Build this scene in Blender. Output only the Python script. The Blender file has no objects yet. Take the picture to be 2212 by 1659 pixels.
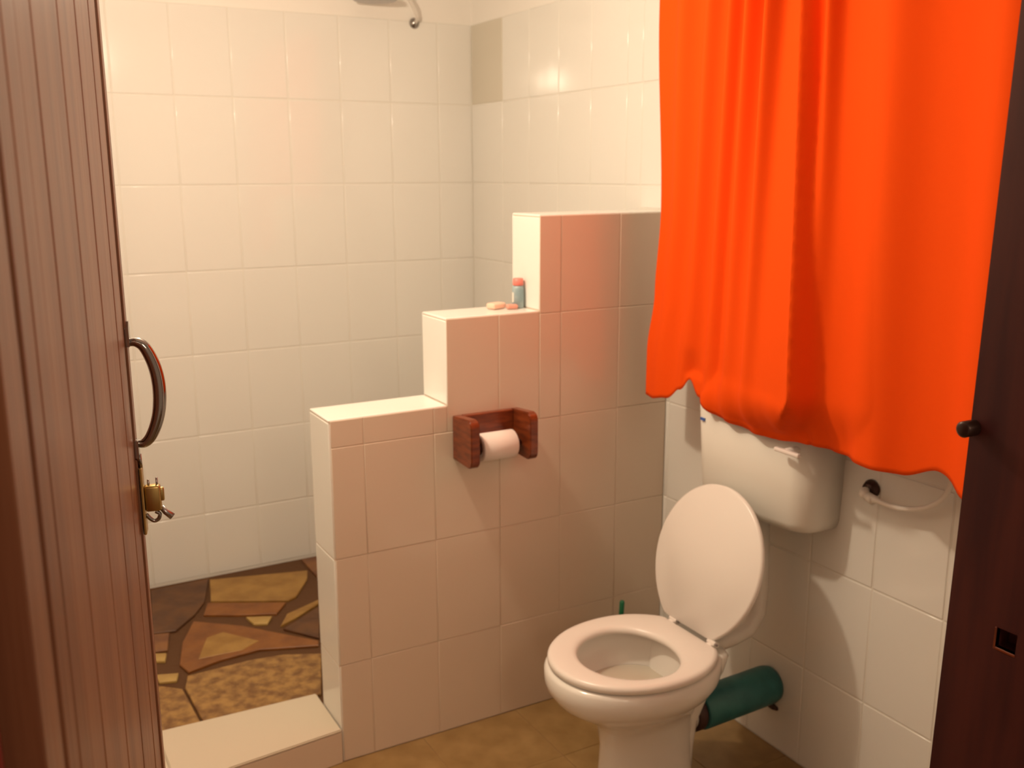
import bpy, bmesh, math, random
from mathutils import Vector, Matrix
random.seed(7)
scn = bpy.context.scene
COL = scn.collection
PI = math.pi
# ------------------------------------------------------------------ camera
CAM = Vector((-1.8286, -2.3103, 1.5630))
Rv = Vector((0.87243363, -0.4887206, -0.00342549))
Uv = Vector((0.10584139, 0.1820896, 0.97756891))
Fv = Vector((0.47713432, 0.85322655, -0.21058795))
cd = bpy.data.cameras.new('camera'); cam = bpy.data.objects.new('camera', cd); COL.objects.link(cam)
cd.sensor_width = 36; cd.lens = 2118.19/2212*36; cd.clip_start = 0.02
cam.matrix_world = Matrix(((Rv.x, Uv.x, -Fv.x, CAM.x), (Rv.y, Uv.y, -Fv.y, CAM.y), (Rv.z, Uv.z, -Fv.z, CAM.z), (0, 0, 0, 1)))
scn.camera = cam
cd.dof.use_dof = True; cd.dof.focus_distance = 1.35; cd.dof.aperture_fstop = 7.0
# ------------------------------------------------------------------ light and exposure
vs = scn.view_settings
vs.view_transform = 'Standard'; vs.look = 'None'; vs.gamma = 1; vs.use_curve_mapping = False
vs.exposure = 0.0
w = bpy.data.worlds.new('world'); scn.world = w; w.use_nodes = True
w.node_tree.nodes['Background'].inputs[0].default_value = (1.0, 0.66, 0.42, 1)
w.node_tree.nodes['Background'].inputs[1].default_value = 0.34
def point(name, loc, power, col, rad):
    l = bpy.data.lights.new(name, 'POINT'); l.energy = power; l.color = col; l.shadow_soft_size = rad
    o = bpy.data.objects.new(name, l); o.location = loc; COL.objects.link(o); return o
point('bulb_light', (-1.27, -0.20, 2.09), 42, (1.0, 0.80, 0.58), 0.045)
# unseen fill lamp added behind the camera, shining in through the doorway
point('doorway_fill', (-1.55, -3.6, 2.2), 38, (1.0, 0.74, 0.50), 0.25)

# ------------------------------------------------------------------ materials
def lin(c):
    return tuple((x/255/12.92 if x/255 <= .04045 else ((x/255+.055)/1.055)**2.4) for x in c)
def mat(name, col, rough=.5, metal=0., spec=.5, noise=None, bump=None, coat=0., wave=None, trans=0., sheen=0.):
    m = bpy.data.materials.new(name); m.use_nodes = True
    nt = m.node_tree; b = nt.nodes['Principled BSDF']
    b.inputs['Base Color'].default_value = (*col, 1); b.inputs['Roughness'].default_value = rough
    b.inputs['Metallic'].default_value = metal; b.inputs['Specular IOR Level'].default_value = spec
    b.inputs['Coat Weight'].default_value = coat; b.inputs['Coat Roughness'].default_value = .08
    b.inputs['Transmission Weight'].default_value = trans
    if sheen: b.inputs['Sheen Weight'].default_value = sheen
    tc = nt.nodes.new('ShaderNodeTexCoord')
    if noise:   # (scale, stretch xyz, list of (pos, colour))
        mp = nt.nodes.new('ShaderNodeMapping'); mp.inputs['Scale'].default_value = noise[1]
        n = nt.nodes.new('ShaderNodeTexNoise'); n.inputs['Scale'].default_value = noise[0]; n.inputs['Detail'].default_value = 6
        r = nt.nodes.new('ShaderNodeValToRGB')
        els = r.color_ramp.elements
        for i, (p, c) in enumerate(noise[2]):
            e = els[i] if i < 2 else els.new(p)
            e.position = p; e.color = (*c, 1)
        nt.links.new(tc.outputs['Object'], mp.inputs[0]); nt.links.new(mp.outputs[0], n.inputs[0])
        nt.links.new(n.outputs['Fac'], r.inputs[0]); nt.links.new(r.outputs[0], b.inputs['Base Color'])
    if bump:    # (scale, stretch, strength, distance)
        mp = nt.nodes.new('ShaderNodeMapping'); mp.inputs['Scale'].default_value = bump[1]
        n = nt.nodes.new('ShaderNodeTexNoise'); n.inputs['Scale'].default_value = bump[0]; n.inputs['Detail'].default_value = 4
        bp = nt.nodes.new('ShaderNodeBump'); bp.inputs['Strength'].default_value = bump[2]; bp.inputs['Distance'].default_value = bump[3]
        nt.links.new(tc.outputs['Object'], mp.inputs[0]); nt.links.new(mp.outputs[0], n.inputs[0])
        nt.links.new(n.outputs['Fac'], bp.inputs['Height']); nt.links.new(bp.outputs[0], b.inputs['Normal'])
    return m
ONE = (1, 1, 1)
M = {}
M['tile'] = mat('white_glazed_tile', (.80, .79, .75), .11, bump=(3.0, ONE, .12, .01))
M['tile_w'] = mat('white_cap_tile', (.86, .85, .80), .2, bump=(3.0, ONE, .1, .01))
M['tile_dark'] = mat('darker_tile', (.64, .60, .51), .3)  # darker, rougher tile for the top corner of the shower
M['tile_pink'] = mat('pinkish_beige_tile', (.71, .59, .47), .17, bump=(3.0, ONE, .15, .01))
M['tile_curb'] = mat('cream_curb_tile', (.62, .54, .42), .3)
M['grout'] = mat('grout', (.68, .57, .46), .9)
M['grout_w'] = mat('wall_grout', (.76, .74, .68), .9)
M['plaster'] = mat('painted_plaster', (.86, .83, .78), .8, bump=(6, ONE, .3, .02))
M['floor'] = mat('brown_floor_tile', (.30, .18, .08), .35, noise=(14, ONE, [(.3, (.235, .140, .048)), (.7, (.34, .215, .085))]))
M['floor_grout'] = mat('floor_grout', (.27, .165, .08), .9)
M['mortar'] = mat('brown_mortar', (.10, .042, .013), .9, bump=(60, ONE, .5, .004))
M['ceramic'] = mat('white_ceramic', (.84, .81, .76), .12, coat=.3)
M['seat'] = mat('white_plastic', (.86, .81, .76), .28)
M['cistern'] = mat('cistern_plastic', (.80, .78, .72), .3)
M['curtain'] = mat('orange_cotton', (.88, .084, .004), .9, spec=.12, bump=(420, ONE, .25, .001))
M['wood_door'] = mat('brown_door_wood', (.3, .12, .07), .34, noise=(2.2, (9, 9, .55), [(.30, (.17, .062, .032)), (.5, (.26, .110, .055)), (.70, (.32, .150, .078))]), bump=(12, (14, 14, .6), .25, .003))
M['wood_stile'] = mat('dark_red_stile_wood', (.10, .022, .014), .4, noise=(3, (9, 9, .6), [(.35, (.09, .016, .010)), (.65, (.17, .045, .025))]))
M['wood_jamb'] = mat('dark_maroon_jamb_wood', (.06, .012, .012), .42, noise=(4, (8, 8, .7), [(.35, (.045, .008, .009)), (.62, (.085, .017, .013))]))
M['wood_jamb_red'] = mat('dark_red_jamb_wood', (.13, .02, .012), .6, spec=.15, noise=(4, (8, 8, .7), [(.35, (.12, .008, .005)), (.65, (.26, .018, .009))]))
M['wood_holder'] = mat('varnished_red_wood', (.28, .065, .022), .3, noise=(6, (3, 3, 14), [(.35, (.115, .020, .006)), (.65, (.23, .048, .012))]), coat=.3)
M['wood_dark_edge'] = mat('dark_end_grain', (.07, .018, .01), .5)
M['chrome'] = mat('chrome', (.34, .32, .31), .12, 1.)
M['steel'] = mat('steel', (.42, .40, .40), .3, 1.)
M['brass'] = mat('old_brass', (.50, .36, .14), .33, 1.)
M['brown_metal'] = mat('brown_escutcheon', (.045, .02, .015), .35, .5)
M['white_pl'] = mat('white_hose_plastic', (.80, .76, .70), .3)
M['teal'] = mat('teal_pipe_plastic', (.016, .12, .135), .42, noise=(20, ONE, [(.3, (.018, .12, .135)), (.7, (.036, .19, .19))]))
M['rubber'] = mat('dark_brown_rubber', (.05, .02, .018), .5)
M['green'] = mat('green_plastic', (.01, .16, .07), .35)
M['bristle'] = mat('white_bristle', (.7, .7, .65), .8)
M['paper'] = mat('toilet_paper', (.84, .76, .71), .95, bump=(80, ONE, .2, .001))
M['card'] = mat('cardboard', (.35, .24, .14), .9)
M['pink'] = mat('pink_cap_plastic', (.90, .24, .20), .4)
M['bluegrey'] = mat('blue_grey_bottle', (.30, .42, .46), .4, noise=(30, ONE, [(.4, (.27, .38, .42)), (.6, (.36, .46, .48))]))
M['peach'] = mat('peach_soap', (.90, .60, .46), .4)
M['rose'] = mat('rose_soap', (.72, .34, .26), .4)
M['bluelabel'] = mat('blue_sticker', (.06, .14, .45), .4)
M['button'] = mat('white_lever_plastic', (.9, .84, .8), .2)
M['water'] = mat('bowl_water', (.62, .56, .46), .04)

# ------------------------------------------------------------------ helpers
def link(name, bm, m, parent=None, smooth=False, loc=None, mats=None):
    me = bpy.data.meshes.new(name); bm.normal_update(); bm.to_mesh(me); bm.free()
    for x in (mats or [m]): me.materials.append(x)
    if smooth:
        for p in me.polygons: p.use_smooth = True
    o = bpy.data.objects.new(name, me); COL.objects.link(o)
    if parent: o.parent = parent
    if loc is not None: o.location = loc
    return o
def empty(name, loc=(0, 0, 0)):
    o = bpy.data.objects.new(name, None); o.location = loc; o.empty_display_size = .05; COL.objects.link(o); return o
def tag(o, label, cat, group=None):
    o['label'] = label; o['category'] = cat
    if group: o['group'] = group
    return o
def struct(o, label=None):
    o['kind'] = 'structure'
    if label: o['label'] = label
    return o
def box(bm, lo, hi, bev=0., seg=1):
    r = bmesh.ops.create_cube(bm, size=1)
    v = r['verts']
    for x in v:
        x.co = Vector([(lo[i]+hi[i])/2 + x.co[i]*(hi[i]-lo[i]) for i in range(3)])
    if bev:
        e = list({e for x in v for e in x.link_edges})
        bmesh.ops.bevel(bm, geom=e, offset=bev, segments=seg, affect='EDGES', profile=.5)
    return bm
def prism(bm, pts, axis, a, b):
    """pts: 2-D outline in the two other axes, extruded along axis from a to b"""
    def P(p, t):
        if axis == 0: return (t, p[0], p[1])
        if axis == 1: return (p[0], t, p[1])
        return (p[0], p[1], t)
    A = [bm.verts.new(P(p, a)) for p in pts]; B = [bm.verts.new(P(p, b)) for p in pts]
    n = len(pts)
    fs = [bm.faces.new(A), bm.faces.new(B[::-1])]
    for i in range(n): fs.append(bm.faces.new((A[i], B[i], B[(i+1) % n], A[(i+1) % n])))
    bmesh.ops.recalc_face_normals(bm, faces=fs)
    return bm
def tube(bm, path, rad, seg=12, cap=True):
    path = [Vector(p) for p in path]; n = len(path)
    rings = []; up = Vector((0, 0, 1))
    t0 = (path[1]-path[0]).normalized()
    if abs(t0.dot(up)) > .9: up = Vector((1, 0, 0))
    a = t0.cross(up).normalized()
    for i, p in enumerate(path):
        t = (path[min(i+1, n-1)]-path[max(i-1, 0)]).normalized()
        a = (a - t*a.dot(t)).normalized(); b = t.cross(a)
        r = rad[i] if isinstance(rad, (list, tuple)) else rad
        rings.append([bm.verts.new(p + r*(math.cos(2*PI*k/seg)*a + math.sin(2*PI*k/seg)*b)) for k in range(seg)])
    for i in range(n-1):
        for k in range(seg):
            bm.faces.new((rings[i][k], rings[i][(k+1) % seg], rings[i+1][(k+1) % seg], rings[i+1][k]))
    if cap:
        bm.faces.new(rings[0][::-1]); bm.faces.new(rings[-1])
    return bm
def loft(bm, rings, cap0=True, cap1=True):
    R = [[bm.verts.new(p) for p in r] for r in rings]; n = len(R[0])
    for i in range(len(R)-1):
        for k in range(n):
            bm.faces.new((R[i][k], R[i][(k+1) % n], R[i+1][(k+1) % n], R[i+1][k]))
    if cap0: bm.faces.new(R[0][::-1])
    if cap1: bm.faces.new(R[-1])
    bmesh.ops.recalc_face_normals(bm, faces=bm.faces)
    return bm
def spline(pts, n=12):
    pts = [Vector(p) for p in pts]; P = [pts[0]*2-pts[1]] + pts + [pts[-1]*2-pts[-2]]; o = []
    for i in range(1, len(P)-2):
        for k in range(n):
            t = k/n
            o.append(.5*((2*P[i]) + (P[i+1]-P[i-1])*t + (2*P[i-1]-5*P[i]+4*P[i+1]-P[i+2])*t*t + (-P[i-1]+3*P[i]-3*P[i+1]+P[i+2])*t**3))
    o.append(pts[-1]); return o

# tiles: one box mesh per size, many objects, each slightly out of true
_tm = {}
def tile(parent, m, plane, u0, u1, v0, v1, face, inward, gap=.0026, th=.007, tilt=.0035, bev=.0030, name='tile'):
    """plane 0: face at X=face, u along Y ; plane 1: face at Y=face, u along X ; plane 2: face at Z=face. inward: sign of the outward normal"""
    w_, h_ = u1-u0-gap, v1-v0-gap
    if w_ < .006 or h_ < .006: return None
    key = (round(w_, 3), round(h_, 3), plane, m, th)
    if key not in _tm:
        bm = bmesh.new()
        d = [(th, w_, h_), (w_, th, h_), (w_, h_, th)][plane]
        box(bm, [-x/2 for x in d], [x/2 for x in d], min(bev, w_/4, h_/4, th/2.2), 3)
        bm.normal_update()
        for f in bm.faces: f.smooth = f.calc_area() < .02*max(w_, h_)
        me = bpy.data.meshes.new(name); bm.normal_update(); bm.to_mesh(me); bm.free(); me.materials.append(M[m]); _tm[key] = me
    o = bpy.data.objects.new(name, _tm[key]); COL.objects.link(o); o.parent = parent
    c = (u0+u1)/2, (v0+v1)/2; f = face - inward*th/2 + inward*random.uniform(-.0004, .0004)
    o.location = [(f, c[0], c[1]), (c[0], f, c[1]), (c[0], c[1], f)][plane]
    k = min(1, .06/max(w_, h_, .06)*3)*tilt
    e = [random.gauss(0, k*.5) for _ in range(3)]; e[plane] = 0
    o.rotation_euler = e
    return o

# ------------------------------------------------------------------ measures (metres)
T = .1547; L1, L2, L3 = 1.0663, .7349, .4487; H1, H2, H3 = .9552, 1.1900, 1.4515
HC = .0993; YB = 1.2768; ZF = .0820; TW = .1982
XL = -2.25; YD = -1.70; ZC = 2.42; ZT = 2.124
TH = .007
# ------------------------------------------------------------------ ceiling, floor
bm = bmesh.new(); box(bm, (XL-.1, YD-.12, ZC), (.1, YB+.1, ZC+.08)); struct(link('ceiling', bm, M['plaster']), 'white painted ceiling')
bm = bmesh.new(); box(bm, (XL-.1, -4.3, -.10), (.1, T, -.0012)); fl = struct(link('floor', bm, M['floor_grout']), 'brown tiled bathroom floor')
fx = [XL, -2.03, -1.73, -1.43, -1.13, -.83, -.53, -.23, 0]; fy = [YD, -1.47, -1.17, -.87, -.57, -.27, 0]
for i in range(len(fx)-1):
    for j in range(len(fy)-1): tile(fl, 'floor', 2, fx[i], fx[i+1], fy[j], fy[j+1], 0, 1, tilt=.0005, gap=.0016, bev=.0008, name='floor_tile')
# shower floor with crazy paving
bm = bmesh.new(); box(bm, (XL, T, -.1), (0, YB, ZF-.008)); sf = struct(link('floor', bm, M['mortar']), 'shower floor of irregular brown stones')
def onz(px, py, z):
    d = Fv + Rv*((px-1106)/2118.19) + Uv*((829.5-py)/2118.19); t = (z-CAM.z)/d.z
    return (CAM+d*t).xy
STONES = [   # outlines measured on the photograph, laid down on the shower floor; colours of the stones
 ('tan',   [(453,1252),(664,1232),(664,1249),(640,1288),(622,1296),(455,1298)]),
 ('rust',  [(448,1302),(618,1301),(598,1325),(520,1328),(440,1328)]),
 ('umber', [(326,1275),(450,1250),(442,1300),(420,1328),(380,1362),(330,1368)]),
 ('sand',  [(531,1333),(588,1331),(578,1347),(548,1348)]),
 ('rust',  [(418,1342),(525,1352),(575,1362),(688,1384),(688,1394),(560,1403),(478,1425),(407,1452),(388,1436),(394,1388)]),
 ('tan',   [(606,1352),(620,1326),(688,1295),(688,1304),(636,1336)]),
 ('umber', [(640,1341),(690,1308),(690,1378),(612,1358)]),
 ('mottle',[(405,1460),(540,1426),(612,1414),(694,1412),(694,1499),(440,1561),(400,1486)]),
 ('mottle',[(338,1480),(394,1488),(433,1559),(346,1582),(330,1584)]),
 ('sand',  [(332,1412),(360,1411),(357,1428),(334,1428)]),
 ('sand',  [(334,1458),(386,1454),(382,1470),(344,1474)]),
 ('brown', [(328,1371),(366,1367),(362,1404),(330,1408)]),
]
cols = {'tan': [(.26,.13,.022),(.36,.20,.045)], 'rust': [(.17,.055,.007),(.24,.085,.012)], 'umber': [(.075,.026,.006),(.13,.05,.011)],
        'sand': [(.36,.22,.06),(.46,.30,.09)], 'mottle': [(.17,.075,.017),(.36,.20,.055)], 'brown': [(.14,.05,.016),(.24,.10,.028)]}
SC = {}
for k, (a, b) in cols.items():
    SC[k] = mat('paving_stone_'+k, a, .45, noise=(26 if k == 'mottle' else 12, ONE, [(.38, a), (.62, b)]), bump=(30, ONE, .4, .003))
def stone(pts, k, th=.0085):
    bm = bmesh.new(); c = sum((Vector(p) for p in pts), Vector((0, 0)))/len(pts)
    pts = [Vector(p) for p in pts]
    prism(bm, [((p-c).x, (p-c).y) for p in pts], 2, -.008, th-.008)
    top = [e for e in bm.edges if all(v.co.z > th-.009 for v in e.verts)]
    bmesh.ops.bevel(bm, geom=top, offset=.0022, segments=1, affect='EDGES')
    return link('stone', bm, SC[k], sf, loc=(c.x, c.y, ZF+random.uniform(0, .001)))
for k, pp in STONES: stone([onz(x, y, ZF) for x, y in pp], k)
# light patch set in the rust stone is a stone of its own, a little proud
s_ = stone([onz(x, y, ZF) for x, y in [(428,1425),(446,1379),(482,1366),(560,1385),(525,1405)]], 'tan', .0100)
random.seed(3)
def hidden_stones(x0, x1, y0, y1, nx, ny):
    g = [[Vector((x0+(x1-x0)*i/nx + (random.uniform(-.06, .06) if 0 < i < nx else 0), y0+(y1-y0)*j/ny + (random.uniform(-.05, .05) if 0 < j < ny else 0))) for j in range(ny+1)] for i in range(nx+1)]
    for i in range(nx):
        for j in range(ny):
            q = [g[i][j], g[i+1][j], g[i+1][j+1], g[i][j+1]]; c = sum(q, Vector((0, 0)))/4
            stone([c+(p-c)*.9 for p in q], random.choice(list(SC)))
hidden_stones(-.80, -.01, T+.02, YB-.01, 3, 4)
hidden_stones(XL+.01, -1.50, .28, YB-.01, 3, 4)

# ------------------------------------------------------------------ walls
def wall(name, lo, hi, label, m='plaster'):
    bm = bmesh.new(); box(bm, lo, hi); return struct(link(name, bm, M[m]), label)
wb = wall('wall_back', (XL-.1, YB+TH, -.1), (.1, YB+.12, ZC), 'white tiled back wall of the shower')
wr = wall('wall_right', (TH, YD-.12, -.1), (.12, YB+TH, ZC), 'white tiled wall behind the toilet')
wl = wall('wall_left', (XL-.12, YD-.12, -.1), (XL-TH, YB+TH, ZC), 'white tiled wall behind the open door')
# grout beds up to the tile line
def grout(parent, lo, hi):
    bm = bmesh.new(); box(bm, lo, hi); link('grout_bed', bm, M['grout_w'], parent)
grout(wb, (XL-TH, YB+.0015, -.05), (TH, YB+TH, ZT))
grout(wr, (.0015, YD, -.05), (TH, YB+.0015, ZT))
grout(wl, (XL-TH, YD, -.05), (XL-.0015, YB+.0015, ZT))
random.seed(11)
zr = [ZF] + [1.8243-.3*k for k in range(5, -1, -1)] + [ZT]
xs = [XL] + [x for x in [-1.1365+TW*k for k in range(-6, 6)] if XL+.02 < x < -.02] + [0]
for i in range(len(xs)-1):
    for j in range(len(zr)-1): tile(wb, 'tile', 1, xs[i], xs[i+1], zr[j], zr[j+1], YB, -1)
# shower side of the right wall
ys = [YB, 1.025]
while ys[-1] > T+TW: ys.append(ys[-1]-TW)
ys.append(T)
for i in range(len(ys)-1):
    for j in range(len(zr)-1):
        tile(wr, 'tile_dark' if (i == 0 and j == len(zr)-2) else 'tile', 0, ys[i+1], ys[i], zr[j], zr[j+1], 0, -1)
# toilet side
zt = [0, .281, .581, .881, 1.181, 1.481, 1.781, 2.081, ZT]
yt = [0, -.0181, -.2163, -.4144, -.6126, -.8107, -1.0089, -1.2071, -1.4053, -1.6034, YD]
for i in range(len(yt)-1):
    for j in range(len(zt)-1): tile(wr, 'tile', 0, yt[i+1], yt[i], zt[j], zt[j+1], 0, -1)
for j in range(len(zt)-1): # above and behind the partition's end
    if j < len(zr)-1 and zr[j+1] > H3+.02: tile(wr, 'tile', 0, 0, T, max(zr[j], H3+.004), zr[j+1], 0, -1)
yl = [YD + i*.1985 for i in range(16)]; yl[-1] = YB
for i in range(15):
    for j in range(len(zt)-1): tile(wl, 'tile', 0, yl[i], yl[i+1], zt[j], zt[j+1], XL, 1)

# ------------------------------------------------------------------ stepped partition
part = empty('stepped_partition', (-L1, 0, 0))
tag(part, 'waist-high stepped partition between shower and toilet, pinkish tiles capped in white', 'partition')
part.location = (0, 0, 0)
bm = bmesh.new()
g = .0015
prof = [(-L1+TH, 0), (-L1+TH, H1-TH), (-L2+TH, H1-TH), (-L2+TH, H2-TH), (-L3+TH, H2-TH), (-L3+TH, H3-TH), (0, H3-TH), (0, 0)]
prism(bm, prof, 1, TH, T-TH); core = link('core', bm, M['grout'], part)
bm = bmesh.new()
e = TH-.0015
prof = [(-L1+g, 0), (-L1+g, H1-g), (-L2+g, H1-g), (-L2+g, H2-g), (-L3+g, H2-g), (-L3+g, H3-g), (0, H3-g), (0, 0)]
prism(bm, prof, 1, g, T-g); link('grout_bed', bm, M['grout'], part)
random.seed(5)
pcol = [-L1+.004, -.9738, -.7756, -.5774, -.3792, -.1811, 0]
def top_at(x): return H1 if x < -L2 else (H2 if x < -L3 else H3)
prow = [0, .2818, .5818, .8818, 1.1818, H3]
cuts = sorted(set(pcol + [-L2, -L3]))
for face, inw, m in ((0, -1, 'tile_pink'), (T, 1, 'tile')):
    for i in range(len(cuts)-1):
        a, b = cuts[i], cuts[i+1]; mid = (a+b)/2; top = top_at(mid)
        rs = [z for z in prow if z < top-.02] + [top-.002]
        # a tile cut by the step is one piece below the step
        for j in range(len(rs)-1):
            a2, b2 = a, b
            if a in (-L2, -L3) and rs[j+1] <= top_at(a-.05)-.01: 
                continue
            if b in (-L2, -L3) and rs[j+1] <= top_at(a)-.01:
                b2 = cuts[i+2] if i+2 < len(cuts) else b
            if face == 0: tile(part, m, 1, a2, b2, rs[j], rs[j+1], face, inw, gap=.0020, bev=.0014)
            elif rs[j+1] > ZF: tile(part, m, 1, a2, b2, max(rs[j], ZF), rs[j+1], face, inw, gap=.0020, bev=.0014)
# white caps on the treads and the ends
c0, c1 = .0005, T-.0005
def capz(x0, x1, z, n):
    for k in range(n): tile(part, 'tile_w', 2, x0+(x1-x0)*k/n, x0+(x1-x0)*(k+1)/n, c0, c1, z, 1, gap=.0016, tilt=.0005, name='cap_tile')
capz(-L1, -L2-.0, H1, 1); capz(-L2, -L3, H2, 1); capz(-L3, 0, H3, 1)
for x, zz in ((-L1, [0, .2818, .5818, H1-TH]), (-L2, [H1, H2-TH]), (-L3, [H2, H3-TH])):
    for k in range(len(zz)-1): tile(part, 'tile_w', 0, c0, c1, zz[k], zz[k+1], x, -1, gap=.0016, tilt=.0005, name='cap_tile')

# curb across the shower entrance
curb = empty('shower_curb', (-L1, 0, 0)); tag(curb, 'low cream tiled curb across the shower entrance beside the partition', 'curb')
def yf(x): return -.004-.085*(-L1-x)
def yb(x): return .214+.045*(-L1-x)
def curbpiece(name, x0, x1, m, z0, z1, o0, o1, bev):
    # o0/o1: inset of the front / back edge; back None = thin front slip
    P = [(x0, yf(x0)+o0), (x1, yf(x1)+o0)] + ([(x1, yb(x1)-o1), (x0, yb(x0)-o1)] if o1 is not None else [(x1, yf(x1)+.0075), (x0, yf(x0)+.0075)])
    c = sum((Vector(p) for p in P), Vector((0, 0)))/4
    bm = bmesh.new(); prism(bm, [(p[0]-c.x, p[1]-c.y) for p in P], 2, z0, z1)
    if bev: bmesh.ops.bevel(bm, geom=list(bm.edges), offset=bev, segments=2, affect='EDGES')
    o = link(name, bm, M[m], curb); o.location = (c.x+L1, c.y, 0)
curbpiece('core', XL+.003, -L1-.0015, 'grout', 0, HC-.006, .003, .004, 0)
cx = [XL+.002, -1.95, -1.505, -L1-.0005]
for i in range(3):
    curbpiece('tile', cx[i]+.001, cx[i+1]-.001, 'tile_curb', HC-.008, HC, 0, 0, .0028)
    curbpiece('tile', cx[i]+.001, cx[i+1]-.001, 'tile_pink', .001, HC-.0085, .0, None, .001)

# ------------------------------------------------------------------ doorway
wd = struct(empty('wall_front'), 'wall with the doorway the photograph is taken from')
XJ = -.948; XH = -1.83; YO = YD-.30
for lo, hi in (((XL-.12, YD-.12, -.1), (XH-.05, YD, ZC)), ((XJ+.05, YD-.12, -.1), (TH, YD, ZC)), ((XH-.05, YD-.12, 2.10), (XJ+.05, YD, ZC))):
    bm = bmesh.new(); box(bm, lo, hi); link('wall_panel', bm, M['plaster'], wd)
# right jamb: a wooden post leaning a little, seen on its inner face
fr = struct(empty('trim_1'), 'dark maroon wooden door frame post at the right edge')
bm = bmesh.new()
X0, X1 = -.984, -.914   # foot and head of the leaning edge
hy0, hy1, hz0, hz1 = -1.767, -1.745, 1.088, 1.109
def xj(z): return X0 + (X1-X0)*z/2.10
Yj = -1.86
# inner face with a square mortise cut through it
zz = [0, hz0, hz1, 2.10]; yy = [Yj, hy0, hy1, YD+.012]
V = {}
for i, z in enumerate(zz):
    for j, y in enumerate(yy): V[i, j] = bm.verts.new((xj(z), y, z))
for i in range(3):
    for j in range(3):
        if (i, j) != (1, 1): bm.faces.new((V[i, j], V[i, j+1], V[i+1, j+1], V[i+1, j]))
I = [V[1, 1], V[1, 2], V[2, 2], V[2, 1]]; D = [bm.verts.new(v.co+Vector((.022, 0, 0))) for v in I]
for k in range(4): bm.faces.new((I[k], I[(k+1) % 4], D[(k+1) % 4], D[k]))
bm.faces.new(D)
B = [bm.verts.new((XJ+.10, y, z)) for z, y in ((0, Yj), (0, YD+.012), (2.10, YD+.012), (2.10, Yj))]
A = [V[0, 0], V[0, 3], V[3, 3], V[3, 0]]
bm.faces.new((V[0, 3], V[1, 3], V[2, 3], V[3, 3], B[2], B[1])); bm.faces.new((V[0, 0], B[0], B[3], V[3, 0], V[2, 0], V[1, 0]))
bm.faces.new((V[3, 0], B[3], B[2], V[3, 3], V[3, 2], V[3, 1])); bm.faces.new((V[0, 0], V[0, 1], V[0, 2], V[0, 3], B[1], B[0])); bm.faces.new(B)
bmesh.ops.recalc_face_normals(bm, faces=bm.faces)
link('post', bm, M['wood_jamb'], fr)
# worn rim of the mortise
bm = bmesh.new()
xm = xj(1.10)
for lo, hi in (((hy1, hz0-.003), (hy1+.002, hz1)), ((hy0, hz0-.003), (hy1, hz0))):
    box(bm, (xm-.0012, lo[0], lo[1]), (xm+.006, hi[0], hi[1]), .0005)
link('mortise_rim', bm, M['wood_holder'], fr)
bm = bmesh.new(); xk = xj(1.306)
tube(bm, [(xk+.004, -1.692, 1.306), (xk-.004, -1.692, 1.306), (xk-.0165, -1.692, 1.306), (xk-.018, -1.692, 1.306)], [.0085, .0085, .0085, .006], 20)
link('door_stop_knob', bm, M['brown_metal'], fr, True)
fl2 = struct(empty('trim_2'), 'dark red wooden door frame post at the left edge')
bm = bmesh.new(); box(bm, (XH-.08, YD-.10, 0), (XH-.008, YD+.005, 2.10), .004, 2); link('post', bm, M['wood_jamb_red'], fl2)
bm = bmesh.new(); box(bm, (XH-.06, YD-.12, 2.10), (XJ+.08, YD+.005, 2.16), .004, 2); struct(link('trim_3', bm, M['wood_jamb']), 'head board of the door frame')

# ------------------------------------------------------------------ door leaf
door = struct(empty('door_1', (-1.815, -1.70, 0)), 'open brown wooden plank door at the left with chrome pull handle')
DL = .678; dv = Vector((.2273494, .97381325, 0)); nn = Vector((.97381325, -.2273494, 0))
door.rotation_euler = (0, 0, math.atan2(dv.y, dv.x))     # local x along the leaf, local -y is the visible face
edges = [0, .0585, .105, .153, .2150, .283, .349, .405, .4665, .525, .580, .620, .652, DL]
grooves = [.0045, .0025, .0022, .0028, .0022, .0028, .0022, .0022, .003, .0022, .0022, .004, .0022]
for i in range(len(edges)-1):
    a, b = edges[i], edges[i+1]; gg = [.0, .014, .0006, .0018, .0006, .0018, .0006, .0018, .0008, .002, .0010, .0015, .008, 0]
    lo = a+gg[i]/2; hi = b-gg[i+1]/2
    pr = [0, 0, .0005, 0, .0006, 0, .0005, 0, .0006, 0, .0006, .0, .002][i]
    bm = bmesh.new(); box(bm, (lo, -.0-pr, .012), (hi, .030, 2.03), .0012, 2)
    o = link('board', bm, M['wood_door'], door)
bm = bmesh.new(); box(bm, (.002, .010, .014), (DL-.003, .028, 2.028)); link('backing', bm, M['wood_jamb'], door)
# pull handle
def dl(s, out, z): return (s, -out, z)
hs = .664
hp = spline([dl(hs, .0, 1.362), dl(hs, .012, 1.3625), dl(hs, .022, 1.354), dl(hs, .031, 1.330), dl(hs, .034, 1.302), dl(hs, .031, 1.272), dl(hs, .022, 1.247), dl(hs, .012, 1.2355), dl(hs, .0, 1.236)], 8)
n = len(hp)
bm = bmesh.new(); tube(bm, hp, [.0040+.0042*math.sin(PI*i/(n-1))**.8 for i in range(n)], 14)
hd = link('handle', bm, M['chrome'], door, True)
for z in (1.372, 1.226):
    bm = bmesh.new(); s = 1 if z > 1.3 else -1
    prof = [(hs-.008, z-.014), (hs+.008, z-.014), (hs+.009, z+.008), (hs+.004, z+.017), (hs-.004, z+.017), (hs-.009, z+.008)]
    if s < 0: prof = [(x, 2*z-y) for x, y in prof]
    prism(bm, prof, 1, -.0050, -.0002); link('mount', bm, M['chrome'], hd)
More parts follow.
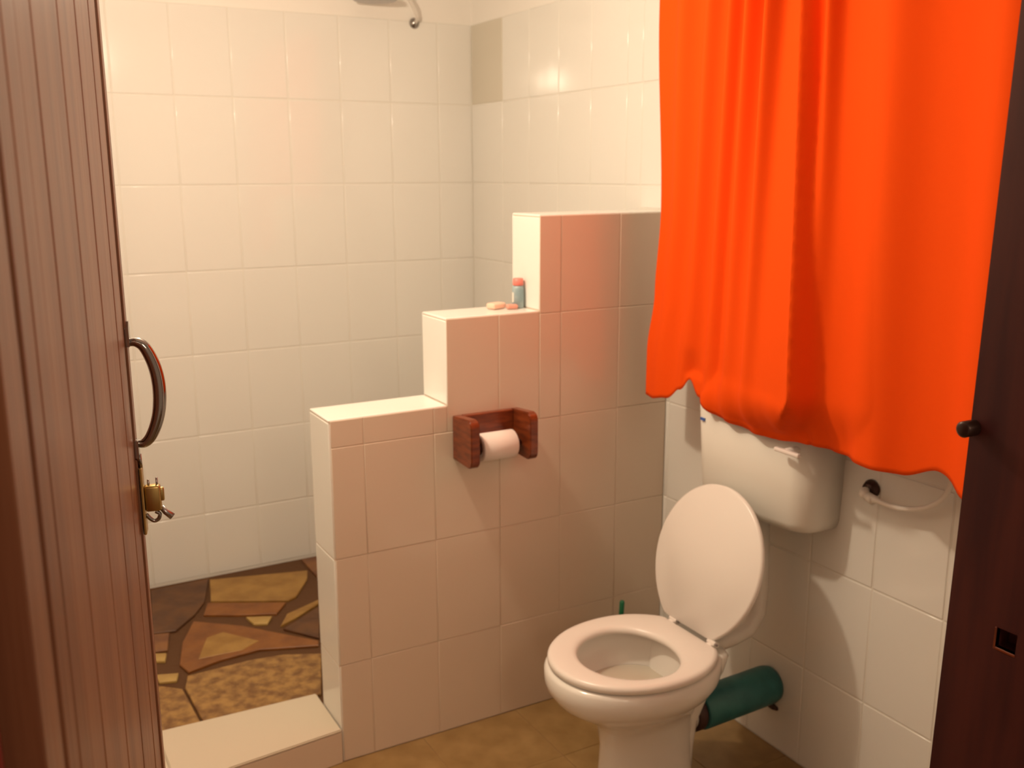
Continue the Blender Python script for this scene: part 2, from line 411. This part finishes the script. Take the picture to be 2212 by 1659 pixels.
# sliding bolt with its brass lock below the handle
bm = bmesh.new(); box(bm, (hs-.011, -.0065, 1.118), (hs+.011, -.0028, 1.205), .001)
lt = link('latch', bm, M['brass'], door)
def lp(name, bm, m, sm=False): return link(name, bm, M[m], lt, sm)
bm = bmesh.new(); box(bm, (hs-.006, -.026, 1.146), (hs+.008, -.0065, 1.180), .003, 2); box(bm, (hs-.002, -.030, 1.158), (hs+.004, -.020, 1.176), .002, 2); lp('lock_case', bm, 'brass', True)
bm = bmesh.new(); tube(bm, [(hs+.001, -.012, 1.176), (hs+.001, -.012, 1.187)], .0015, 8); tube(bm, [(hs+.001, -.022, 1.174), (hs+.001, -.022, 1.189)], .0015, 8); lp('prong', bm, 'steel', True)
bm = bmesh.new(); tube(bm, spline([(hs, -.0065, 1.142), (hs, -.011, 1.136), (hs, -.016, 1.1325), (hs, -.021, 1.135), (hs, -.0225, 1.141), (hs, -.018, 1.145)], 6), .0026, 10); lp('hook', bm, 'chrome', True)
bm = bmesh.new(); tube(bm, [(hs, -.025, 1.150), (hs, -.030, 1.143), (hs, -.0375, 1.136)], [.0035, .004, .0046], 12); lp('bolt', bm, 'steel', True)
bm = bmesh.new(); tube(bm, spline([(hs-.001, -.006, 1.165), (hs-.003, -.015, 1.168), (hs-.003, -.021, 1.158), (hs-.001, -.014, 1.152), (hs, -.007, 1.150)], 6), .002, 8); lp('staple', bm, 'brass', True)
bm = bmesh.new(); tube(bm, [(hs-.002, -.0045, 1.222), (hs-.001, -.0045, 1.204)], .0026, 8); lp('chain_link', bm, 'chrome', True)

# ------------------------------------------------------------------ toilet
TY = -.518
toi = empty('toilet', (-.46, TY, 0)); tag(toi, 'white ceramic toilet with raised seat lid, standing beside the pinkish partition', 'toilet')
def egg(cx, af, ab, hw, z, n=64, cut=None, e=2.0, eb=None):
    P = []
    for i in range(n):
        t = 2*PI*i/n; c, s = math.cos(t), math.sin(t)
        ee = e if c > 0 else (eb or e)
        x = -(af if c > 0 else ab)*math.copysign(abs(c)**(2/ee), c); y = hw*math.copysign(abs(s)**(2/ee), s)
        if cut is not None and x > cut: x = cut
        P.append((cx+x+.46, y, z))
    return P
out = [(-.435, .150, .125, .092, 0, 2.4), (-.435, .146, .125, .088, .03, 2.4), (-.435, .136, .120, .080, .10, 2.3), (-.435, .134, .120, .080, .17, 2.2), (-.438, .140, .125, .086, .225, 2.15),
       (-.450, .162, .145, .104, .262, 2.1), (-.466, .190, .175, .132, .290, 2.1), (-.479, .214, .205, .162, .318, 2.1), (-.485, .226, .225, .180, .345, 2.1), (-.486, .229, .23, .183, .362, 2.1), (-.486, .229, .23, .183, .388, 2.1), (-.486, .222, .225, .176, .397, 2.1)]
inn = [(-.497, .175, .155, .150, .398, 2), (-.497, .165, .145, .143, .390, 2), (-.497, .168, .146, .145, .370, 2), (-.490, .150, .135, .128, .335, 2), (-.480, .125, .11, .100, .285, 2), (-.465, .085, .075, .07, .235, 2), (-.46, .05, .04, .04, .20, 2)]
bm = bmesh.new()
loft(bm, [egg(a, b, c, d, z, e=ex) for a, b, c, d, z, ex in out] + [egg(a, b, c, d, z, e=ex) for a, b, c, d, z, ex in inn])
link('bowl', bm, M['ceramic'], toi, True)
bm = bmesh.new(); loft(bm, [egg(-.486, .138, .122, .115, .3135), egg(-.486, .137, .121, .114, .3140)]); link('water', bm, M['water'], toi, True)
# rear deck and outlet spigot
bm = bmesh.new()
def rr(x0, x1, hw, z, r=.03, n=6):
    P = []
    for (cx, cy, a0) in ((x1-r, hw-r, 0), (x0+r, hw-r, 90), (x0+r, -hw+r, 180), (x1-r, -hw+r, 270)):
        for k in range(n+1):
            a = math.radians(a0+90*k/n); P.append((cx+r*math.cos(a)+.46, cy+r*math.sin(a), z))
    return P
loft(bm, [rr(-.40, -.320, .055, .0), rr(-.40, -.316, .055, .13), rr(-.40, -.308, .058, .20), rr(-.40, -.280, .070, .28), rr(-.38, -.262, .095, .34), rr(-.37, -.256, .105, .385, .03), rr(-.365, -.262, .100, .396, .03)])
link('rear_deck', bm, M['ceramic'], toi, True)
bm = bmesh.new(); tube(bm, [(-.34+.46, 0.018, .182), (-.30+.46, 0.018, .180), (-.291+.46, 0.018, .180)], .044, 28); link('outlet_spigot', bm, M['ceramic'], toi, True)
# seat ring
SC_ = (-.481, .225, .19, .186)
bm = bmesh.new()
def srow(o, i, z): return o, i, z
so = lambda d, z: egg(SC_[0], SC_[1]-d, SC_[2]+.017-d, SC_[3]-d, z, cut=.170-d*.5, n=96, e=2.05)
si = lambda d, z: [(p[0], p[1]-.010, p[2]) for p in egg(-.500, .134-d, .108-d, .131-d, z, n=96)]
R = [so(.004, .401), so(.0, .405), so(.0, .414), so(.004, .4195), so(.012, .4215), si(-.016, .4215), si(-.006, .419), si(0, .412), si(.0, .404), si(-.004, .401)]
Rb = [[bm.verts.new(p) for p in r] for r in R]
for i in range(len(Rb)):
    for k in range(96):
        bm.faces.new((Rb[i][k], Rb[i][(k+1) % 96], Rb[(i+1) % len(Rb)][(k+1) % 96], Rb[(i+1) % len(Rb)][k]))
bmesh.ops.recalc_face_normals(bm, faces=bm.faces)
link('seat', bm, M['seat'], toi, True)
# raised lid: built flat, then swung up about the hinge
bm = bmesh.new()
LX = -.300
lidp = lambda d, z: [(-(p[0]-.46-(-.305))*1.0, p[1], z) for p in egg(-.489, .196-d, .208-d, .192-d, 0, cut=.178-d*.3, n=96, e=2.0, eb=1.9)]
loft(bm, [lidp(.006, -.004), lidp(0, .0), lidp(0, .007), lidp(.004, .011), lidp(.02, .0125)])
lid = link('lid', bm, M['seat'], toi, True)
# local x -> along the lid, local z -> outer face; raised and leaning back
ang = math.radians(72.5)
lx = Vector((math.cos(ang), 0, math.sin(ang))); lz = Vector((math.sin(ang), 0, -math.cos(ang)))
lid.matrix_local = Matrix(((lx.x, 0, lz.x, -.304+.46), (0, 1, 0, .022), (lx.z, 0, lz.z, .418), (0, 0, 0, 1)))
for s in (-.075, .075):
    bm = bmesh.new(); box(bm, (-.316+.46, s-.010, .408), (-.286+.46, s+.010, .421), .003, 2)
    tube(bm, [(-.302+.46, s-.014, .421), (-.302+.46, s+.014, .421)], .0065, 14); hg = link('hinge', bm, M['seat'], toi)
    bm = bmesh.new(); tube(bm, [(-.302+.46, s-.019, .421), (-.302+.46, s+.019, .421)], .0030, 10); link('hinge_pin', bm, M['steel'], hg, True)

# cistern
cis = empty('cistern', (0, -.497, .682)); tag(cis, 'white wall-hung plastic cistern half hidden under the curtain hem', 'cistern')
def tankring(z, d, hw, r, x1=-.0):
    P = []; n = 10
    # back corners square, front corners well rounded, front slightly bowed
    P.append((x1, -hw, z)); P.append((x1, hw, z))
    for k in range(n+1):
        a = PI/2*k/n; P.append((-(d-r)-r*math.sin(a), hw-r+r*math.cos(a), z))
    for k in range(1, 8):
        u = -1+2*k/8; P.append((-d-.012*(1-u*u), (-u)*(hw-r), z))
    for k in range(n+1):
        a = PI/2*k/n; P.append((-(d-r)-r*math.cos(a), -(hw-r)-r*math.sin(a), z))
    return P
bm = bmesh.new()
loft(bm, [tankring(.008, .085, .165, .05), tankring(.010, .105, .182, .055), tankring(.018, .120, .193, .057), tankring(.038, .129, .200, .058), tankring(.12, .133, .204, .058), tankring(.290, .143, .208, .058)])
link('tank', bm, M['cistern'], cis, True)
bm = bmesh.new()
loft(bm, [tankring(.290, .146, .211, .06), tankring(.294, .150, .215, .062), tankring(.316, .150, .215, .062), tankring(.328, .140, .205, .058), tankring(.331, .11, .18, .05)])
link('cistern_lid', bm, M['cistern'], cis, True)
bm = bmesh.new(); tube(bm, [(-.110, -.175, .232), (-.168, -.175, .232)], .008, 16); box(bm, (-.176, -.220, .2265), (-.163, -.140, .2375), .0045, 3)
link('flush_lever', bm, M['button'], cis, True)
bm = bmesh.new(); box(bm, (-.1460, .150, .232), (-.1500, .166, .239), .0005); o = link('sticker', bm, M['bluelabel'], cis); o.location = (.0065, 0, 0)
bm = bmesh.new(); tube(bm, [(-.065, 0, .01), (-.065, -.01, -.20), (-.075, -.015, -.27), (-.115, -.02, -.305), (-.165, -.021, -.315), (-.245, -.021, -.320)], .021, 16); link('flush_pipe', bm, M['white_pl'], cis, True)

# waste pipe
wp = empty('waste_pipe', (0, -.500, .183)); tag(wp, 'teal plastic waste pipe behind the toilet running into the wall', 'pipe')
bm = bmesh.new(); tube(bm, [(-.258, 0, -.006), (-.255, 0, -.006), (-.02, 0, 0), (-.010, 0, 0), (-.0005, 0, 0)], [.050, .053, .053, .051, .048], 36); link('pipe', bm, M['teal'], wp, True)
bm = bmesh.new(); tube(bm, [(-.2895, 0, -.006), (-.287, 0, -.006), (-.266, 0, -.006), (-.2595, 0, -.006)], [.047, .050, .050, .046], 32); link('rubber_collar', bm, M['rubber'], wp, True)
bm = bmesh.new(); bmesh.ops.create_icosphere(bm, subdivisions=2, radius=.014)
for v in bm.verts: v.co = Vector((v.co.x*.3-.003, v.co.y*1.6-.012, v.co.z*.8-.062)) + v.co*.12*math.sin(v.co.y*300)
link('wall_hole_lump', bm, M['rubber'], wp)  # dark brown lump standing in for the hole in the wall under the pipe

# inlet valve and hose
vy, vz = -.79, .829
hose = empty('supply_hose', (0, vy, vz)); tag(hose, 'white supply hose on a dark round wall fitting right of the cistern', 'hose')
bm = bmesh.new(); tube(bm, [(-.0005, 0, 0), (-.006, 0, 0), (-.016, 0, 0), (-.020, 0, 0)], [.022, .022, .017, .012], 28); link('escutcheon', bm, M['brown_metal'], hose, True)
bm = bmesh.new(); tube(bm, [(-.018, 0, 0), (-.030, -.002, -.001), (-.036, -.004, -.002)], [.008, .0095, .008], 16); link('valve_nut', bm, M['white_pl'], hose, True)
bm = bmesh.new(); bmesh.ops.create_uvsphere(bm, u_segments=16, v_segments=10, radius=.0125)
for v in bm.verts: v.co += Vector((-.040, -.010, -.004))
link('valve_cap', bm, M['white_pl'], hose, True)
hpts = spline([(-.040, -.014, -.006), (-.041, -.040, -.008), (-.042, -.075, -.010), (-.042, -.115, -.007), (-.042, -.155, .003), (-.042, -.190, .020), (-.041, -.218, .045), (-.040, -.232, .075), (-.040, -.238, .12), (-.035, -.24, .18)], 6)
bm = bmesh.new(); tube(bm, hpts, [.0095 if i < 8 else .0062 for i in range(len(hpts))], 14); link('tube', bm, M['white_pl'], hose, True)
bm = bmesh.new(); tube(bm, [(-.040, -.020, -.007), (-.041, -.040, -.012)], .0115, 16); link('ferrule', bm, M['white_pl'], hose, True)

# toilet brush behind the toilet
tb = empty('toilet_brush', (-.215, -.085, 0)); tag(tb, 'green-handled toilet brush standing in the corner behind the toilet', 'brush')
bm = bmesh.new(); tube(bm, [(0, 0, .0), (0, 0, .003), (0, 0, .10), (0, 0, .103)], [.040, .045, .050, .046], 24); link('pot', bm, M['green'], tb, True)
bm = bmesh.new(); tube(bm, [(0, 0, .10), (.002, 0, .20), (.004, 0, .27), (.006, 0, .305), (.006, 0, .310)], [.006, .0065, .0075, .0078, .005], 14); link('handle', bm, M['green'], tb, True)

# ------------------------------------------------------------------ toilet roll holder
hx = -.721
rh = empty('toilet_roll_holder', (hx, 0, .865)); tag(rh, 'varnished red-brown wooden toilet roll holder fixed on the partition', 'roll holder')
def arm(x0, x1):
    bm = bmesh.new(); r = .022; P = [(-.0002, .060), ]
    def arc(cy, cz, a0, a1):
        return [(cy+r*math.cos(math.radians(a0+(a1-a0)*k/6)), cz+r*math.sin(math.radians(a0+(a1-a0)*k/6))) for k in range(7)]
    P += arc(-.112+r, .068-r, 90, 180) + arc(-.112+r, -.064+r, 180, 270) + [(-.0002, -.060)]
    prism(bm, P, 0, x0, x1)
    e_ = [e for e in bm.edges if abs(e.verts[0].co.x-e.verts[1].co.x) < 1e-6]
    bmesh.ops.bevel(bm, geom=e_, offset=.0025, segments=2, affect='EDGES')
    return link('side_arm', bm, M['wood_holder'], rh)
arm(0, .026); arm(.178, .203)
bm = bmesh.new(); box(bm, (.0262, -.020, .002), (.1778, -.0002, .061), .002, 2); link('back_board', bm, M['wood_holder'], rh)
bm = bmesh.new(); tube(bm, [(.0262, -.058, -.022), (.1778, -.058, -.022)], .008, 14); link('dowel', bm, M['wood_dark_edge'], rh, True)
roll = empty('toilet_paper_roll', (hx+.102, -.058, .843)); tag(roll, 'white toilet paper roll on the wooden holder', 'toilet paper')
bm = bmesh.new()
n = 40; rings = []
for r_, x_ in ((.0195, -.052), (.0365, -.052), (.038, -.0505), (.038, .0505), (.0365, .052), (.0195, .052)):
    rings.append([(x_, r_*math.cos(2*PI*k/n), r_*math.sin(2*PI*k/n)) for k in range(n)])
RB = [[bm.verts.new(p) for p in r] for r in rings]
for i in range(6):
    for k in range(n): bm.faces.new((RB[i][k], RB[i][(k+1) % n], RB[(i+1) % 6][(k+1) % n], RB[(i+1) % 6][k]))
bmesh.ops.recalc_face_normals(bm, faces=bm.faces); link('paper', bm, M['paper'], roll, True)
bm = bmesh.new(); tube(bm, [(-.0515, 0, 0), (.0515, 0, 0)], .0192, 24, cap=False); link('core', bm, M['card'], roll, True)

# ------------------------------------------------------------------ toiletries on the middle step
bo = empty('powder_bottle', (-.468, .086, H2+.0006)); tag(bo, 'small blue-grey bottle with pink cap on the middle step of the partition', 'bottle')
bm = bmesh.new(); tube(bm, [(0, 0, 0), (0, 0, .002), (0, 0, .055), (0, 0, .060), (0, 0, .063)], [.014, .0165, .0165, .015, .012], 24)
for v in bm.verts: v.co.y *= 1.0
link('body', bm, M['bluegrey'], bo, True)
bm = bmesh.new(); tube(bm, [(0, 0, .063), (0, 0, .064), (0, 0, .082), (0, 0, .0835)], [.0135, .015, .0145, .011], 24); link('cap', bm, M['pink'], bo, True)
bm = bmesh.new(); tube(bm, [(0, 0, .016), (0, 0, .044)], .0169, 24, cap=False)
o = link('paper_label', bm, M['cistern'], bo, True)
bmx = bmesh.new(); bmx.from_mesh(o.data)
bmesh.ops.delete(bmx, geom=[f for f in bmx.faces if f.calc_center_median().dot(Vector((-.7, .7, 0))) < .007], context='FACES'); bmx.to_mesh(o.data); bmx.free()
def soap(name, loc, d, m, label, rz):
    bm = bmesh.new(); box(bm, [-x/2 for x in d], [x/2 for x in d], min(d)*.38, 4); o = link(name, bm, M[m], None, True); o.location = (loc[0], loc[1], loc[2]+d[2]/2); o.rotation_euler = (0, 0, rz); tag(o, label, 'soap')
soap('soap_bar', (-.532, .098, H2+.0006), (.050, .034, .017), 'peach', 'pale peach soap bar lying left of the small bottle on the step', .3)
soap('soap_piece', (-.497, .070, H2+.0006), (.032, .022, .013), 'rose', 'darker rose piece of soap beside the bottle foot', -.2)

# ------------------------------------------------------------------ shower head
sh = empty('shower_head', (-.24, YB, 2.116)); tag(sh, 'round shower head on a thin bent arm high on the shower wall', 'shower head')
bm = bmesh.new(); tube(bm, [(0, -.0005, 0), (0, -.005, 0), (0, -.016, 0)], [.020, .018, .010], 20); link('wall_flange', bm, M['chrome'], sh, True)
bm = bmesh.new(); tube(bm, spline([(0, -.012, 0), (-.012, -.05, .012), (-.045, -.085, .05), (-.10, -.11, .095), (-.17, -.12, .115), (-.204, -.12, .100)], 6), .006, 12); link('arm', bm, M['white_pl'], sh, True)
bm = bmesh.new(); tube(bm, [(-.204, -.12, .105), (-.204, -.12, .095), (-.204, -.12, .080), (-.204, -.12, .062), (-.204, -.12, .052), (-.204, -.12, .048)], [.012, .016, .030, .074, .080, .074], 36); link('rose', bm, M['steel'], sh, True)

# ------------------------------------------------------------------ orange curtain
def lerp(a, b, t): return a+(b-a)*t
def pw(tab, x):
    if x <= tab[0][0]: return tab[0][1]
    for (a, b), (c, d) in zip(tab, tab[1:]):
        if x <= c:
            t = (x-a)/(c-a); t = t*t*(3-2*t); return b+(d-b)*t
    return tab[-1][1]
def gs(y, c, s): return math.exp(-((y-c)/s)**2)
ZTOP = 2.27
def hemz(y):   # y: distance along the cloth to the right of its left edge, in Y metres
    return pw([(-1.60, 1.00), (-1.30, .965), (-1.20, .958), (-1.10, .985), (-1.02, .958), (-.85, .960), (-.74, .958), (-.66, .948), (-.60, .948), (-.50, .955), (-.43, .962), (-.37, .995), (-.335, 1.035), (-.30, 1.0), (-.25, .965), (-.19, .952), (-.15, .955)], y)
def curtX(y, z):
    h = max(0, min(1, (ZTOP-z)/(ZTOP-.95)))       # 0 at the rod, 1 at the hem
    x = -.185
    low = max(0, (h-.45)/.55)
    # main bulge lying over the cistern, with a sharp right-hand edge
    rc = -.690-.112*h + .14*max(0, (1.085-z)/.13)**1.6
    wL = .30; d = y-rc
    b = 0
    if d > 0: b = max(0, 1-d/(.20+.17*h))**.8
    else: b = .62/(1+math.exp(-(d+.010)/.005)) + .38*max(0, 1+d/.17)
    tuck = 1 - .9*max(0, min(1, (1.060-z)/.100))**1.5
    x -= (.050+.070*h)*b*tuck
    # narrow folds that fan out from the rod
    for c0, c1, s, a0, a1 in ((-.28, -.225, .034, .022, .016), (-.385, -.31, .028, .028, .016), (-.475, -.40, .022, .040, .013), (-.575, -.50, .026, .056, .012), (-.655, -.60, .022, .055, .010), (-.765, -.80, .018, .040, .0)):
        c = lerp(c0, c1, h); x -= 1.1*lerp(a0, a1, h)*gs(y, c, s*(.72+.5*h))
    # soft billows to the right
    for c0, c1, s, a0, a1 in ((-.92, -.95, .065, .040, .040), (-1.17, -1.20, .055, .032, .046), (-1.36, -1.36, .05, .02, .03)):
        x -= lerp(a0, a1, h)*gs(y, lerp(c0, c1, h), s)
    # puckers above the hem
    if z < 1.08: x -= .004*math.sin(y*95)*(1.08-z)/.12*gs(y, -.80, .16)
    # left flap curls back at its foot
    if z < 1.12: x += .045*gs(y, -.335, .022)*(1.12-z)/.17
    return x
def leftY(z):
    return pw([(.94, -.150), (1.08, -.150), (1.25, -.178), (1.47, -.195), (1.98, -.165), (2.3, -.16)], z)
NY, NZ = 420, 110
bm = bmesh.new(); rows = []
for i in range(NZ+1):
    t = i/NZ; row = []
    for j in range(NY+1):
        s = j/NY; y = lerp(-.16, -1.58, s)
        hz = hemz(y); z = lerp(ZTOP, hz, t)
        yy = y + (leftY(z)+.16)*max(0, 1-s*6)
        X_, Y_, Z_ = curtX(y, z)+.028, yy+.020+.022*max(0, 1-s*8), z-.012
        lim = -.168 + max(0, -.735-Y_)*1.2 + max(0, Y_+.262)*1.2 + max(0, Z_-1.03)*.8      # the cloth rests on the cistern
        row.append(bm.verts.new((min(X_, lim), Y_, Z_)))
    rows.append(row)
for i in range(NZ):
    for j in range(NY): bm.faces.new((rows[i][j], rows[i+1][j], rows[i+1][j+1], rows[i][j+1]))
cur = empty('curtain', (0, 0, 0)); tag(cur, 'bright orange cloth curtain hanging in front of the toilet wall', 'curtain')
co = link('cloth', bm, M['curtain'], cur, True)
sm_ = co.modifiers.new('thickness', 'SOLIDIFY'); sm_.thickness = .0016; sm_.offset = 0
bm = bmesh.new(); tube(bm, [(-.20, -.12, ZTOP+.006), (-.20, YD+.002, ZTOP+.006)], .009, 14); link('rod', bm, M['steel'], cur, True)
bm = bmesh.new(); tube(bm, [(.0, -.125, ZTOP+.006), (-.20, -.125, ZTOP+.006)], .006, 10); link('rod_bracket', bm, M['steel'], cur, True)
